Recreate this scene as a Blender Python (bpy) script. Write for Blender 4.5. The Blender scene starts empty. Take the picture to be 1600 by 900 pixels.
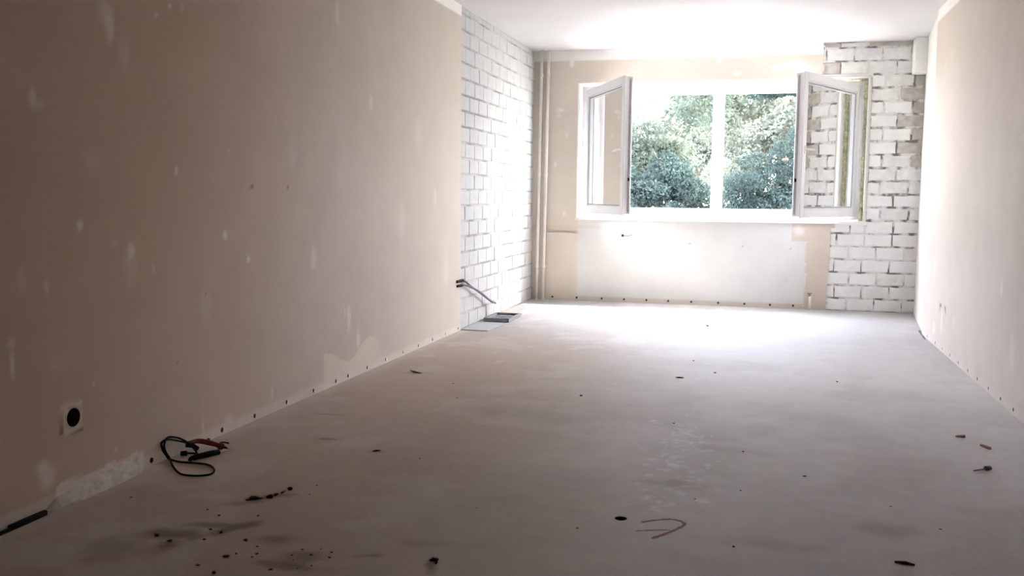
import bpy, bmesh, math, random
import numpy as np
from mathutils import Vector, Matrix
random.seed(7); rng = np.random.default_rng(11)
S = bpy.context.scene; COL = S.collection

# ------------------------------------------------------------ camera
F, YAW, PITCH, ROLL, CH = 1475.16, .2596, .0991, .0095, 1.093
fw = Vector((-math.sin(YAW)*math.cos(PITCH), math.cos(YAW)*math.cos(PITCH), -math.sin(PITCH)))
rt = Vector((math.cos(YAW), math.sin(YAW), 0)); up = rt.cross(fw)
r2 = rt*math.cos(ROLL)+up*math.sin(ROLL); u2 = -rt*math.sin(ROLL)+up*math.cos(ROLL)
cd = bpy.data.cameras.new('camera'); cam = bpy.data.objects.new('camera', cd); COL.objects.link(cam)
cd.sensor_width = 36; cd.lens = F/1600*36; cd.clip_end = 500; cd.clip_start = .02
M = Matrix((r2, u2, -fw)).transposed().to_4x4(); M.translation = (0, 0, CH); cam.matrix_world = M
S.camera = cam

# ------------------------------------------------------------ world, sun, exposure
W = bpy.data.worlds.new('sky'); S.world = W; W.use_nodes = True
nt = W.node_tree; nt.nodes.clear()
out = nt.nodes.new('ShaderNodeOutputWorld'); bg = nt.nodes.new('ShaderNodeBackground')
sky = nt.nodes.new('ShaderNodeTexSky'); sky.sky_type = 'NISHITA'; sky.sun_disc = False
sky.sun_elevation = math.radians(48); sky.sun_rotation = math.radians(50); sky.dust_density = 4; sky.air_density = 1
mx = nt.nodes.new('ShaderNodeMix'); mx.data_type = 'RGBA'; mx.inputs[0].default_value = .72
mul = nt.nodes.new('ShaderNodeVectorMath'); mul.operation = 'SCALE'; mul.inputs[3].default_value = .22
nt.links.new(sky.outputs[0], mul.inputs[0]); nt.links.new(mul.outputs[0], mx.inputs[6])
mx.inputs[7].default_value = (.90, .95, 1.09, 1)
nt.links.new(mx.outputs[2], bg.inputs[0]); bg.inputs[1].default_value = 6.9
nt.links.new(bg.outputs[0], out.inputs[0])
sd = bpy.data.lights.new('sun', 'SUN'); sd.energy = 13; sd.angle = math.radians(.9); sd.color = (1, .96, .9)
sun = bpy.data.objects.new('sun', sd); COL.objects.link(sun); sun.location = (10, 20, 20)
sun.rotation_euler = Vector((-1.3, -1, -1.87)).to_track_quat('-Z', 'Y').to_euler()
S.view_settings.view_transform = 'Standard'; S.view_settings.look = 'None'
S.view_settings.gamma = 1; S.view_settings.exposure = 2.2
S.cycles.max_bounces = 14; S.cycles.diffuse_bounces = 8; S.cycles.transparent_max_bounces = 24
S.cycles.sample_clamp_indirect = 12

# ------------------------------------------------------------ sizes
L, R, R2, D, Y2, YP, H = -2.329, 1.258, 1.404, 9.591, 8.13, 7.165, 2.55
ZW = 2.466                          # where the white ceiling paint ends on the walls
WX0, WX1, WZ0, WZ1 = -1.872, .915, .858, 2.222
REAR = -1.6

# ------------------------------------------------------------ helpers
def link(name, me, parent=None):
    o = bpy.data.objects.new(name, me); COL.objects.link(o)
    if parent: o.parent = parent
    return o
def struct(o): o['kind'] = 'structure'; return o
def tag(o, label, cat, group=None):
    o['label'] = label; o['category'] = cat
    if group: o['group'] = group
    return o
def empty(name, loc=(0, 0, 0)):
    o = bpy.data.objects.new(name, None); COL.objects.link(o); o.location = loc; o.empty_display_size = .05
    return o
def bm_obj(name, bm, mat, parent=None, smooth=False):
    bmesh.ops.recalc_face_normals(bm, faces=bm.faces)
    me = bpy.data.meshes.new(name); bm.to_mesh(me); bm.free()
    for m in (mat if isinstance(mat, (list, tuple)) else [mat]): me.materials.append(m)
    if smooth: me.polygons.foreach_set('use_smooth', [True]*len(me.polygons))
    o = link(name, me, parent)
    if parent is not None and parent.location.length > 0:       # meshes are written in world coordinates
        me.transform(Matrix.Translation(-parent.location))
    return o
def box(bm, a, b, bevel=0):
    r = bmesh.ops.create_cube(bm, size=1)
    vs = r['verts']
    c = [(a[i]+b[i])/2 for i in range(3)]; s = [abs(b[i]-a[i]) for i in range(3)]
    for v in vs: v.co = Vector((v.co.x*s[0]+c[0], v.co.y*s[1]+c[1], v.co.z*s[2]+c[2]))
    if bevel:
        es = list({e for v in vs for e in v.link_edges})
        bmesh.ops.bevel(bm, geom=es, offset=bevel, segments=1, affect='EDGES')
    return vs
def tube(bm, pts, rad, seg=10, cap=True):
    pts = [Vector(p) for p in pts]; rads = rad if isinstance(rad, (list, tuple)) else [rad]*len(pts)
    rings = []; n = None
    for i, p in enumerate(pts):
        t = (pts[min(i+1, len(pts)-1)]-pts[max(i-1, 0)]).normalized()
        if n is None: n = t.orthogonal().normalized()
        n = (n-t*n.dot(t)).normalized(); b = t.cross(n)
        rings.append([bm.verts.new(p+(n*math.cos(2*math.pi*k/seg)+b*math.sin(2*math.pi*k/seg))*rads[i]) for k in range(seg)])
    for a, b in zip(rings, rings[1:]):
        for k in range(seg): bm.faces.new((a[k], a[(k+1) % seg], b[(k+1) % seg], b[k]))
    if cap: bm.faces.new(rings[0][::-1]); bm.faces.new(rings[-1])
def spline(pts, n=6):
    P = [Vector(p) for p in pts]; P = [P[0]*2-P[1]]+P+[P[-1]*2-P[-2]]; o = []
    for i in range(1, len(P)-2):
        for k in range(n):
            t = k/n; a, b, c, d = P[i-1:i+3]
            o.append(.5*((2*b)+(c-a)*t+(2*a-5*b+4*c-d)*t*t+(3*b-3*c+d-a)*t**3))
    o.append(P[-2]); return o

# value noise in numpy
TAB = rng.random((256, 256))
def vn(x, y, sc=1., seed=0):
    x = np.asarray(x)*sc+seed*17.31+100; y = np.asarray(y)*sc+seed*7.77+100
    i = np.floor(x).astype(int); j = np.floor(y).astype(int); u = x-i; v = y-j
    u = u*u*(3-2*u); v = v*v*(3-2*v); g = lambda a, b: TAB[a & 255, b & 255]
    return (g(i, j)*(1-u)+g(i+1, j)*u)*(1-v)+(g(i, j+1)*(1-u)+g(i+1, j+1)*u)*v
def fbm(x, y, sc=1., seed=0, n=4):
    s = 0; a = .5
    for k in range(n): s = s+a*vn(x, y, sc*2**k, seed+k); a *= .5
    return s/(1-.5**n)
def sm(a, b, x): t = np.clip((x-a)/(b-a), 0, 1); return t*t*(3-2*t)
def mixc(c, col, m): return c*(1-m[:, None])+np.array(col)[None]*m[:, None]
def blob(u, v, cu, cv, ru, rv, seed=1, ang=0, soft=.35, wob=.5):
    du, dv = u-cu, v-cv; c, s = math.cos(ang), math.sin(ang)
    a = (du*c+dv*s)/ru; b = (-du*s+dv*c)/rv
    d = np.sqrt(a*a+b*b)+wob*(fbm(u, v, 1.6/min(ru, rv)**.8 if min(ru, rv) > .0 else 8, seed, 3)-.5)*2*.6
    return 1-sm(1-soft, 1+soft*.4, d)

# ------------------------------------------------------------ materials
def mat(name, col=(.8, .8, .8), rough=.8, noise=0, nscale=8, bump=0, bscale=40, metal=0, attr=None, spec=.3, col2=None, lo=.35, hi=.65):
    m = bpy.data.materials.new(name); m.use_nodes = True; t = m.node_tree; p = t.nodes['Principled BSDF']
    p.inputs['Roughness'].default_value = rough; p.inputs['Metallic'].default_value = metal
    p.inputs['Specular IOR Level'].default_value = spec
    p.inputs['Base Color'].default_value = (*col, 1)
    tc = t.nodes.new('ShaderNodeTexCoord'); geo = t.nodes.new('ShaderNodeNewGeometry')
    src = None
    if attr:
        a = t.nodes.new('ShaderNodeAttribute'); a.attribute_name = attr; src = a.outputs['Color']
    if noise:
        n = t.nodes.new('ShaderNodeTexNoise'); n.inputs['Scale'].default_value = nscale; n.inputs['Detail'].default_value = 6
        t.links.new(geo.outputs['Position'], n.inputs['Vector'])
        if col2:
            r = t.nodes.new('ShaderNodeValToRGB'); r.color_ramp.elements[0].position = lo; r.color_ramp.elements[1].position = hi
            r.color_ramp.elements[0].color = (*col2, 1); r.color_ramp.elements[1].color = (*col, 1)
            t.links.new(n.outputs['Fac'], r.inputs['Fac']); src = r.outputs['Color']
        else:
            mr = t.nodes.new('ShaderNodeMapRange'); mr.inputs['From Min'].default_value = .3; mr.inputs['From Max'].default_value = .7
            mr.inputs['To Min'].default_value = 1-noise; mr.inputs['To Max'].default_value = 1+noise
            t.links.new(n.outputs['Fac'], mr.inputs['Value'])
            mm = t.nodes.new('ShaderNodeVectorMath'); mm.operation = 'SCALE'; t.links.new(mr.outputs[0], mm.inputs[3])
            if src: t.links.new(src, mm.inputs[0])
            else: mm.inputs[0].default_value = col
            src = mm.outputs[0]
    if src: t.links.new(src, p.inputs['Base Color'])
    if bump:
        n2 = t.nodes.new('ShaderNodeTexNoise'); n2.inputs['Scale'].default_value = bscale; n2.inputs['Detail'].default_value = 5
        t.links.new(geo.outputs['Position'], n2.inputs['Vector'])
        b = t.nodes.new('ShaderNodeBump'); b.inputs['Strength'].default_value = bump; b.inputs['Distance'].default_value = .01
        t.links.new(n2.outputs['Fac'], b.inputs['Height']); t.links.new(b.outputs[0], p.inputs['Normal'])
    return m
m_plaster = mat('plaster', attr='Col', rough=.72, noise=.03, nscale=5, bump=.12, bscale=25, spec=.25)
m_floor = mat('screed', attr='Col', rough=.72, noise=.04, nscale=9, bump=.15, bscale=30, spec=.14)
m_ceil = mat('ceiling_paint', (.71, .69, .70), .9, noise=.02, nscale=2)
m_cream = mat('cream_plaster', (.70, .67, .63), .85, noise=.04, nscale=3, bump=.15)
m_whitepl = mat('white_plaster', (.86, .855, .84), .9, noise=.04, nscale=12, bump=.4, bscale=30)
m_dark = mat('hole_lining', (.045, .03, .022), 1)
m_brick = mat('painted_brick', (.83, .825, .815), .85, noise=.05, nscale=9, bump=.35, bscale=45)
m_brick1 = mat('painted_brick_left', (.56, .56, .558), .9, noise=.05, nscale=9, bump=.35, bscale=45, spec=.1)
m_brick2 = mat('painted_brick_grey', (.76, .755, .74), .9, noise=.10, nscale=14, bump=.4, bscale=45)
m_brick3 = mat('bare_brick', (.58, .55, .51), .95, noise=.2, nscale=12, bump=.5, bscale=50, col2=(.40, .36, .33), lo=.3, hi=.6)
m_joint = mat('painted_joint', (.52, .52, .51), .95, noise=1, nscale=3.2, col2=(.30, .29, .28), lo=.42, hi=.60, bump=.4)
m_joint2 = mat('open_joint', (.72, .71, .69), 1, noise=1, nscale=8, col2=(.20, .18, .165), lo=.42, hi=.54, bump=.5)
m_pvc = mat('white_plastic_frame', (.80, .79, .81), .35, spec=.5)
m_gasket2 = mat('pale_gasket', (.34, .34, .35), .6)
m_gasket = mat('grey_gasket', (.16, .16, .17), .6)
m_metal = mat('steel', (.5, .5, .5), .35, metal=1)
m_sill = mat('sill_white', (.84, .83, .81), .6, noise=.03)
m_foam = mat('yellow_foam', (.70, .69, .50), .95, noise=.3, nscale=25, col2=(.48, .49, .28), bump=1, bscale=60)
m_pipe = mat('pipe_paint', (.76, .73, .68), .5, noise=.04)
m_black = mat('black_rubber', (.007, .004, .003), .75, spec=.12)
m_red = mat('red_plastic', (.15, .016, .016), .6)
m_rust = mat('dark_grime', (.03, .018, .014), .95, noise=.4, nscale=80)
m_crumb = mat('brown_crumb', (.09, .055, .04), .95)
m_grey = mat('grey_sheet', (.27, .28, .29), .7, noise=.05)
m_grey2 = mat('grey_board', (.44, .45, .47), .8, noise=.05)
m_chalk = mat('red_chalk', (.36, .20, .20), .95, noise=.35, nscale=120)
m_glass = bpy.data.materials.new('window_glass'); m_glass.use_nodes = True
t = m_glass.node_tree; t.nodes.clear(); o_ = t.nodes.new('ShaderNodeOutputMaterial')
gl = t.nodes.new('ShaderNodeBsdfGlossy'); gl.inputs['Roughness'].default_value = .01; gl.inputs['Color'].default_value = (1, 1, 1, 1)
tr = t.nodes.new('ShaderNodeBsdfTransparent'); tr.inputs['Color'].default_value = (.95, .97, .96, 1)
fr = t.nodes.new('ShaderNodeFresnel'); fr.inputs['IOR'].default_value = 1.52; ms = t.nodes.new('ShaderNodeMixShader')
t.links.new(fr.outputs[0], ms.inputs[0]); t.links.new(tr.outputs[0], ms.inputs[1]); t.links.new(gl.outputs[0], ms.inputs[2]); t.links.new(ms.outputs[0], o_.inputs[0])

# ------------------------------------------------------------ wall / floor skins with real holes
class Skin:
    def __init__(s): s.v = []; s.f = []; s.n = 0
    def add(s, vs, fs):
        s.v.append(np.array(vs, float).reshape(-1, 3)); s.f.extend([tuple(i+s.n for i in f) for f in fs]); s.n += len(s.v[-1])
def lines(lo, hi, step, cuts, fine=None):
    if fine: base = np.concatenate([np.arange(a, b, st) for a, b, st in fine]+[[hi]])
    else: base = np.linspace(lo, hi, max(2, int(round((hi-lo)/step))+1))
    base = [x for x in base if not any(a-1e-4 < x < b+1e-4 for a, b in cuts)]
    return np.array(sorted(set([round(float(x), 5) for x in list(base)+[c for ab in cuts for c in ab]])))
def make_skin(name, frame, us, vs, holes=(), rects=(), keep=None, colfn=None, mt=None, slabs=(), parent=None):
    """frame(u,v,d) -> world point, d = depth behind the surface; holes = round drilled holes (u,v,r,depth)"""
    sk = Skin(); nu, nv = len(us), len(vs)
    U, V = np.meshgrid(us, vs, indexing='ij'); g = frame(U.ravel(), V.ravel(), np.zeros(U.size)); uvc = [np.stack([U.ravel(), V.ravel()], 1)]
    cu = (us[1:]+us[:-1])/2; cv = (vs[1:]+vs[:-1])/2; CU, CV = np.meshgrid(cu, cv, indexing='ij')
    ok = np.ones(CU.shape, bool)
    for (a, b, r, dp) in holes: q = r*1.25; ok &= ~((abs(CU-a) < q) & (abs(CV-b) < q))
    for (a, b, c, d, dp) in rects: ok &= ~((CU > a) & (CU < b) & (CV > c) & (CV < d))
    if keep is not None: ok &= keep(CU, CV)
    ii, jj = np.nonzero(ok)
    q = np.stack([ii*nv+jj, (ii+1)*nv+jj, (ii+1)*nv+jj+1, ii*nv+jj+1], 1)
    sk.add(g, [tuple(x) for x in q.tolist()])
    def addp(uvd, fs):
        a = np.array(uvd, float); sk.add(frame(a[:, 0], a[:, 1], a[:, 2]), fs); uvc.append(a[:, :2])
    for (a, b, r, dp) in holes:
        K = 16; hq = r*1.25; pts = []
        for k in range(K):
            c_, s_ = math.cos(2*math.pi*k/K), math.sin(2*math.pi*k/K); m = hq/max(abs(c_), abs(s_)); pts.append((a+c_*m, b+s_*m, 0))
        for k in range(K): pts.append((a+r*math.cos(2*math.pi*k/K), b+r*math.sin(2*math.pi*k/K), 0))
        addp(pts, [(k, (k+1) % K, K+(k+1) % K, K+k) for k in range(K)])
    for (a, b, c, d, dp) in rects:
        if dp is None: continue
        addp([(a, c, 0), (b, c, 0), (b, d, 0), (a, d, 0), (a, c, dp), (b, c, dp), (b, d, dp), (a, d, dp)],
             [(0, 1, 5, 4), (1, 2, 6, 5), (2, 3, 7, 6), (3, 0, 4, 7), (4, 5, 6, 7)])
    for (a, b, c, d, d0, d1) in slabs:
        addp([(x, y, z) for z in (d0, d1) for x, y in ((a, c), (b, c), (b, d), (a, d))],
             [(0, 1, 2, 3), (4, 5, 6, 7), (0, 1, 5, 4), (1, 2, 6, 5), (2, 3, 7, 6), (3, 0, 4, 7)])
    P = np.concatenate(sk.v); uvc = np.concatenate(uvc)
    me = bpy.data.meshes.new(name); me.from_pydata(P.tolist(), [], sk.f); me.materials.append(mt)
    if colfn is not None:
        c = colfn(uvc[:, 0], uvc[:, 1]); at = me.color_attributes.new('Col', 'FLOAT_COLOR', 'POINT')
        at.data.foreach_set('color', np.concatenate([np.clip(c, 0, 1), np.ones((len(c), 1))], 1).ravel().astype('f'))
    o = link(name, me, parent)
    for (a, b, r, dp) in holes:                                  # lining of each drilled hole: a part, the hole's shade put into its colour
        K = 16; pts = [(a+rr_*math.cos(2*math.pi*k/K), b+rr_*math.sin(2*math.pi*k/K), z) for rr_, z in ((r*1.25, .002), (r*.985, .0015), (r*.985, dp)) for k in range(K)]
        A = np.array(pts); Q = frame(A[:, 0], A[:, 1], A[:, 2])
        hm = bpy.data.meshes.new('drill_hole'); hm.from_pydata(Q.tolist(), [], [(j*K+k, j*K+(k+1) % K, j*K+K+(k+1) % K, j*K+K+k) for j in (0, 1) for k in range(K)]+[tuple(range(2*K, 3*K))])
        hm.materials.append(m_dark); link('drill_hole', hm, o)
    return o
def hcuts(holes, ax): return [(h[ax]-h[2]*1.25, h[ax]+h[2]*1.25) for h in holes]
def merge(c):
    c = sorted(c); o = []
    for a, b in c:
        if o and a <= o[-1][1]+1e-6 and abs(a-o[-1][0]) < 1e-6: continue
        o.append((a, b))
    return o

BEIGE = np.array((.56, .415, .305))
# ---- left wall (plastered part)
LH = [(y, .022, .0115, .07) for y in (3.19, 3.699, 3.982, 4.297, 4.597, 4.875, 5.038, 5.317, 5.613, 5.916, 6.211, 6.505, 6.795, 7.109)]
SOCK = (2.762, .295, .034, .06)
lspots = [(3.0, 1.73, .05, .05, .35), (3.02, 1.68, .03, .06, .4), (3.1, 1.6, .04, .07, .2), (2.626, 1.4, .02, .03, .4), (2.65, 1.37, .04, .02, .25), (2.829, .969, .018, .022, .6), (3.104, .867, .022, .035, .45), (3.1, .8, .05, .1, .15),
 (3.402, 1.175, .013, .018, .6), (3.758, .896, .02, .024, .7), (3.95, .775, .017, .017, .8), (4.615, .753, .04, .07, .45), (4.934, 2.086, .03, .07, .35), (4.297, 1.809, .02, .03, .25), (5.397, 1.639, .03, .06, .3),
 (5.054, .369, .03, .07, .5), (5.187, .217, .03, .05, .5), (5.0, .4, .015, .04, .4), (6.557, 1.057, .04, .1, .25), (2.63, .12, .045, .05, .45), (2.6, .16, .03, .03, .4), (2.493, .53, .010, .055, .5), (2.49, .6, .02, .02, .3), (2.873, .393, .012, .01, .4),
 (3.01, .897, .03, .015, .2), (3.237, .785, .01, .02, .3), (2.655, .764, .015, .03, .3), (2.72, .34, .02, .02, .3), (2.70, .31, .015, .03, .35), (3.8, 1.263, .012, .012, .25), (3.474, 1.844, .02, .02, .3), (3.3, 1.78, .015, .015, .4), (3.39, 1.83, .012, .012, .5), (2.55, .8, .02, .05, .2), (2.9, 1.2, .06, .06, .12), (5.0, 1.2, .1, .2, .12), (3.6, .6, .05, .1, .15), (4.4, 1.3, .05, .1, .12), (5.9, .9, .06, .15, .15), (6.2, 1.5, .08, .14, .15), (6.8, .5, .08, .2, .2), (4.15, .097, .012, .04, .5), (3.75, .06, .05, .03, .35), (3.55, .07, .01, .04, .4), (2.98, .12, .014, .012, .4), (2.7, .5, .05, .03, .12)]
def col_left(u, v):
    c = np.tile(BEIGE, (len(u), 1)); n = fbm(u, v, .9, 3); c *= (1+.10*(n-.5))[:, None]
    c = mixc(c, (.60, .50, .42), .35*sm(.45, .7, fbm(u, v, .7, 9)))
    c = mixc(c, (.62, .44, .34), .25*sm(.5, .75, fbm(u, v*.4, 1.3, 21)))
    c = mixc(c, (.62, .555, .49), .9*sm(2.8, 5.4, u+1.2*(fbm(u, v, .8, 51)-.5)-.35*(v-1.2)))      # plaster paler towards the window; partly the washed-out glare put into the colour
    for k, (a, b, ru, rv, s) in enumerate(lspots): c = mixc(c, (.86, .82, .78), np.minimum(1, s*1.05)*blob(u, v, a, b, ru, rv, 30+k, soft=.7))
    # smeared filler near the floor at y 4.7 - 5.6
    m = ((u > 4.72) & (v < .20-.11*sm(4.74, 5.1, u)+.12*np.exp(-((u-5.35)/.2)**2)) & (u < 5.6)).astype(float)*sm(5.6, 5.3, u)
    c = mixc(c, (.78, .71, .62), .65*m)
    c = mixc(c, (.76, .69, .62), .8*((v < .075+.03*(fbm(u, v*0, 14, 6)-.5)) & (u > 2.66) & (u < 3.14)).astype(float))
    c = mixc(c, (.72, .66, .6), .55*sm(.055, .04, v+.01*(fbm(u, v, 12, 4)-.5)))       # bare strip where the skirting sat
    c = mixc(c, (.80, .76, .71), .6*((abs(u-SOCK[0]) < .046) & (abs(v-SOCK[1]) < .056)).astype(float)*sm(.36, .5, fbm(u, v, 26, 5)))
    # torn lower edge, upper patch
    for (a, b, r) in ((3.597, .653, .006), (3.381, .381, .006), (4.342, 1.116, .005), (3.824, .821, .006), (4.0, 1.12, .006), (4.75, 1.05, .005), (4.77, .92, .005), (2.70, .252, .007), (2.80, .243, .008)):
        c = mixc(c, (.18, .1, .07), .8*blob(u, v, a, b, r, r, 77))
    c = mixc(c, (.88, .86, .83), sm(ZW-.004, ZW+.004, v+.008*(fbm(u, v, 6, 2)-.5)))
    return c
us = lines(REAR, YP, .02, merge(hcuts(LH, 0))+[(SOCK[0]-SOCK[2]*1.25, SOCK[0]+SOCK[2]*1.25)], fine=[(REAR, 2.2, .1), (2.2, 4.2, .009), (4.2, 5.7, .014), (5.7, YP-.01, .022)])
zc = [(.022-.0115*1.25, .022+.0115*1.25), (SOCK[1]-SOCK[2]*1.25, SOCK[1]+SOCK[2]*1.25)]
vs = lines(0, H, .02, zc, fine=[(0, 1.1, .011), (1.1, H, .017)])
fl = lambda u, v, d: np.stack([L-d, u, v], 1)
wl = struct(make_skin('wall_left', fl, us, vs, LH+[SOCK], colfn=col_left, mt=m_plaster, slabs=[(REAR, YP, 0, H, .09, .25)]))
bm = bmesh.new(); box(bm, (L-.09, YP-.01, 0), (L-.0005, YP, H)); bm_obj('plaster_edge', bm, m_cream, wl)
# rough mortar fillet along the foot of the wall near the camera
bm = bmesh.new(); N = 60; J = 7; grid = []
for i in range(N+1):
    y = 2.60+(3.13-2.60)*i/N; row = []; e = min(1, i/6, (N-i)/4)
    hh = e*(.030+.050*(y-2.6)/.53*float(fbm([y], [0], 9, 3)[0]+.4)); ww = e*(.020+.022*float(fbm([y], [3], 14, 8)[0]))
    for j in range(J+1):
        a = j/J*math.pi/2; k = 1+.30*(float(fbm([y*22], [j*.9], 1, 4, 3)[0])-.5)
        row.append(bm.verts.new((L-.004+ww*math.cos(a)*k+.004, y, max(0, hh*math.sin(a)*k))))
    grid.append(row)
for i in range(N):
    for j in range(J): bm.faces.new((grid[i][j], grid[i+1][j], grid[i+1][j+1], grid[i][j+1]))
bm_obj('mortar_fillet', bm, mat('mortar_fillet', (.72, .67, .61), .95, noise=.2, nscale=22, bump=.35, bscale=40, col2=(.58, .52, .46), lo=.3, hi=.6), wl)

# ---- bricks
def brick_mesh(w, h, jit, seed):
    rr = random.Random(seed); bm = bmesh.new()
    def ring(d, ins, j, sub=3):
        pts = []
        for (x0, y0, x1, y1) in ((0, 0, w, 0), (w, 0, w, h), (w, h, 0, h), (0, h, 0, 0)):
            for k in range(sub):
                t = k/sub; x = x0+(x1-x0)*t; y = y0+(y1-y0)*t
                cx, cy = w/2, h/2; dx, dy = x-cx, y-cy
                f = 1-(ins+rr.random()*j)/max(.02, min(w, h)/2)
                pts.append(bm.verts.new((cx+dx*(1-(ins+rr.random()*j)/(w/2)), cy+dy*(1-(ins+rr.random()*j)/(h/2)), d)))
        return pts
    a = ring(-.045, 0, 0); b = ring(-.0035, .001, jit*.7); c = ring(0, .004, jit)
    n = len(a)
    for p, q in ((a, b), (b, c)):
        for k in range(n): bm.faces.new((p[k], p[(k+1) % n], q[(k+1) % n], q[k]))
    bm.faces.new(c)
    return bm
def lay_bricks(parent, frame, u0, u1, z0, z1, inside, choose, jit, rowh=.125, seed=0, gap=.009):
    rr = random.Random(seed); cache = {}; row = 0; z = z0
    while z < z1-.02:
        h = min(rowh, z1-z); soldier = (z1-z) < rowh+.02 and parent is wl
        ln = .115 if soldier else .25
        u = u0-(ln/2 if row % 2 else 0)+rr.uniform(-.01, .01)
        while u < u1-.005:
            a, b = max(u, u0), min(u+ln, u1)
            if b-a > .03 and inside((a+b)/2, z+h/2):
                key = (round(b-a, 2), round(h, 2), rr.randrange(5))
                mt = choose((a+b)/2, z+h/2, rr)
                kk = key+(mt.name,)
                if kk not in cache:
                    bm = brick_mesh(key[0]-gap, key[1]-gap, jit, hash(key[:2]) % 999+key[2]*13)
                    me = bpy.data.meshes.new('brick'); bm.to_mesh(me); bm.free(); me.materials.append(mt); cache[kk] = me
                o = link('brick', cache[kk], parent); o.matrix_local = frame(a+gap/2, z+gap/2, rr.uniform(-.0025, .0015))
            u += ln
        z += rowh; row += 1
XB = L-.006
def fr_left(u, z, d): return Matrix(((0, 0, 1, XB+d), (1, 0, 0, u), (0, 1, 0, z), (0, 0, 0, 1)))
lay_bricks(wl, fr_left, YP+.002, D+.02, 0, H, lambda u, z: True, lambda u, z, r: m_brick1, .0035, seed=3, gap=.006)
bm = bmesh.new(); box(bm, (XB-.3, YP, 0), (XB-.006, D+.3, H)); bm_obj('mortar_bed', bm, m_joint, wl)

# ---- back wall
BH = [(x, .031, .0105, .07) for x in (-2.11, -1.852, -1.59, -1.359, -1.13, -.91, -.68, -.415, -.16, .085, .303, .399)]
BH += [(-1.386, .684, .014, .07)]
small = [(-1.13, .612), (-.709, .615), (-.197, .601), (.264, .593), (.239, .285)]
def edge_x(z):
    return np.where(z > WZ1-.02, .50, np.where(z < .80, .615, 99))
def keepb(u, v):
    e = edge_x(v)+.05*(fbm(v, v*0, 5, 6)-.5)+.03*(fbm(u, v, 16, 5)-.5)
    side = (v >= .80) & (v <= WZ1-.02) & (u > .95)
    low = (v >= .775) & (v < .86) & (u > .615+.2*(fbm(u, v, 5, 15)-.3))
    return (u < e) & ~side & ~low
def col_back(u, v):
    c = np.tile(np.array((.62, .55, .48)), (len(u), 1)); c *= (1+.08*(fbm(u, v, 1.5, 13)-.5))[:, None]
    wob = .012*(fbm(u, v, 9, 12)-.5)
    nx = np.where(v > .66, .262, .410)
    m = ((u > -1.855+wob) & (u < nx+wob*2) & (v > .052+wob*.3) & (v < .845)).astype(float)
    c = mixc(c, (.64, .63, .615), m)                                     # white area where the radiator hung
    c = mixc(c, (.56, .50, .45), .8*((u > -1.87) & (v <= .055)).astype(float))
    c = mixc(c, (.58, .49, .42), .8*((u > .24) & (m < .5) & (v < .86)).astype(float))
    c = mixc(c, (.58, .50, .42), .6*((v > .742) & (v < .772) & (u < -1.87)).astype(float))
    c = mixc(c, (.55, .5, .46), .55*((v > .752) & (v < .772) & (u > -1.87)).astype(float)*sm(-1.35, -1.6, u))
    c = mixc(c, (.84, .82, .78), .7*((u > WX0-.2) & (v < .86) & (v > .84)).astype(float)*0)
    for k, (a, b, ru, rv, s) in enumerate([(-1.938, 2.42, .03, .045, .7), (-2.05, 1.95, .05, .02, .5), (-2.07, 1.9, .03, .03, .3), (-.47, 2.44, .03, .05, .9), (.10, 2.33, .1, .04, .6), (.25, 2.35, .1, .05, .6), (.33, 2.30, .12, .04, .5), (-.3, 2.28, .05, .03, .4), (-2.1, 1.4, .02, .03, .4), (-2.0, .9, .015, .03, .6), (.33, .77, .06, .05, .5), (-1.98, 1.7, .02, .03, .3)]):
        c = mixc(c, (.86, .84, .82), s*blob(u, v, a, b, ru, rv, 50+k, soft=.7))
    for (a, b) in small: c = mixc(c, (.30, .26, .22), .8*blob(u, v, a, b, .010, .008, 61))
    zt = ZW-.02+.03*(fbm(u, v*0, 2.5, 2)-.5)
    c = mixc(c, (.84, .82, .79), .95*sm(-.006, .006, v-zt))
    return c
rects = [(WX0, WX1, WZ0, WZ1, None), (L-.01, -1.872, .70, .742, .02)]
cu = merge(hcuts(BH, 0)); cu = [(a, b) for a, b in cu if not a < -1.872 < b]
us = np.array(sorted(set(list(lines(L-.02, .70, .013, cu))+[WX0, .93, WX1]+list(np.arange(.715, .95, .015)))))
vs = np.array(sorted(set(list(lines(0, H, .014, [(.031-.0105*1.25, .031+.0105*1.25), (.684-.0175, .684+.0175)]))+[WZ0, WZ1, .742])))
rects[1] = (float(us[0]), WX0, .70215, .742, .02)
vs = np.array([v for v in vs if not (.7025 < v < .7415) and not (abs(v-.7015) < .0005)]); vs = np.array(sorted(list(vs)+[.70215]))
fb = lambda u, v, d: np.stack([u, D+d, v], 1)
wb = struct(make_skin('wall_back', fb, us, vs, BH, rects, keep=keepb, colfn=col_back, mt=m_plaster,
    slabs=[(L-.3, WX0, 0, H, .09, .36), (WX1, R2+.3, 0, H, .09, .36), (WX0, WX1, 0, WZ0, .09, .36), (WX0, WX1, WZ1, H, .09, .36)]))
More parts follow.
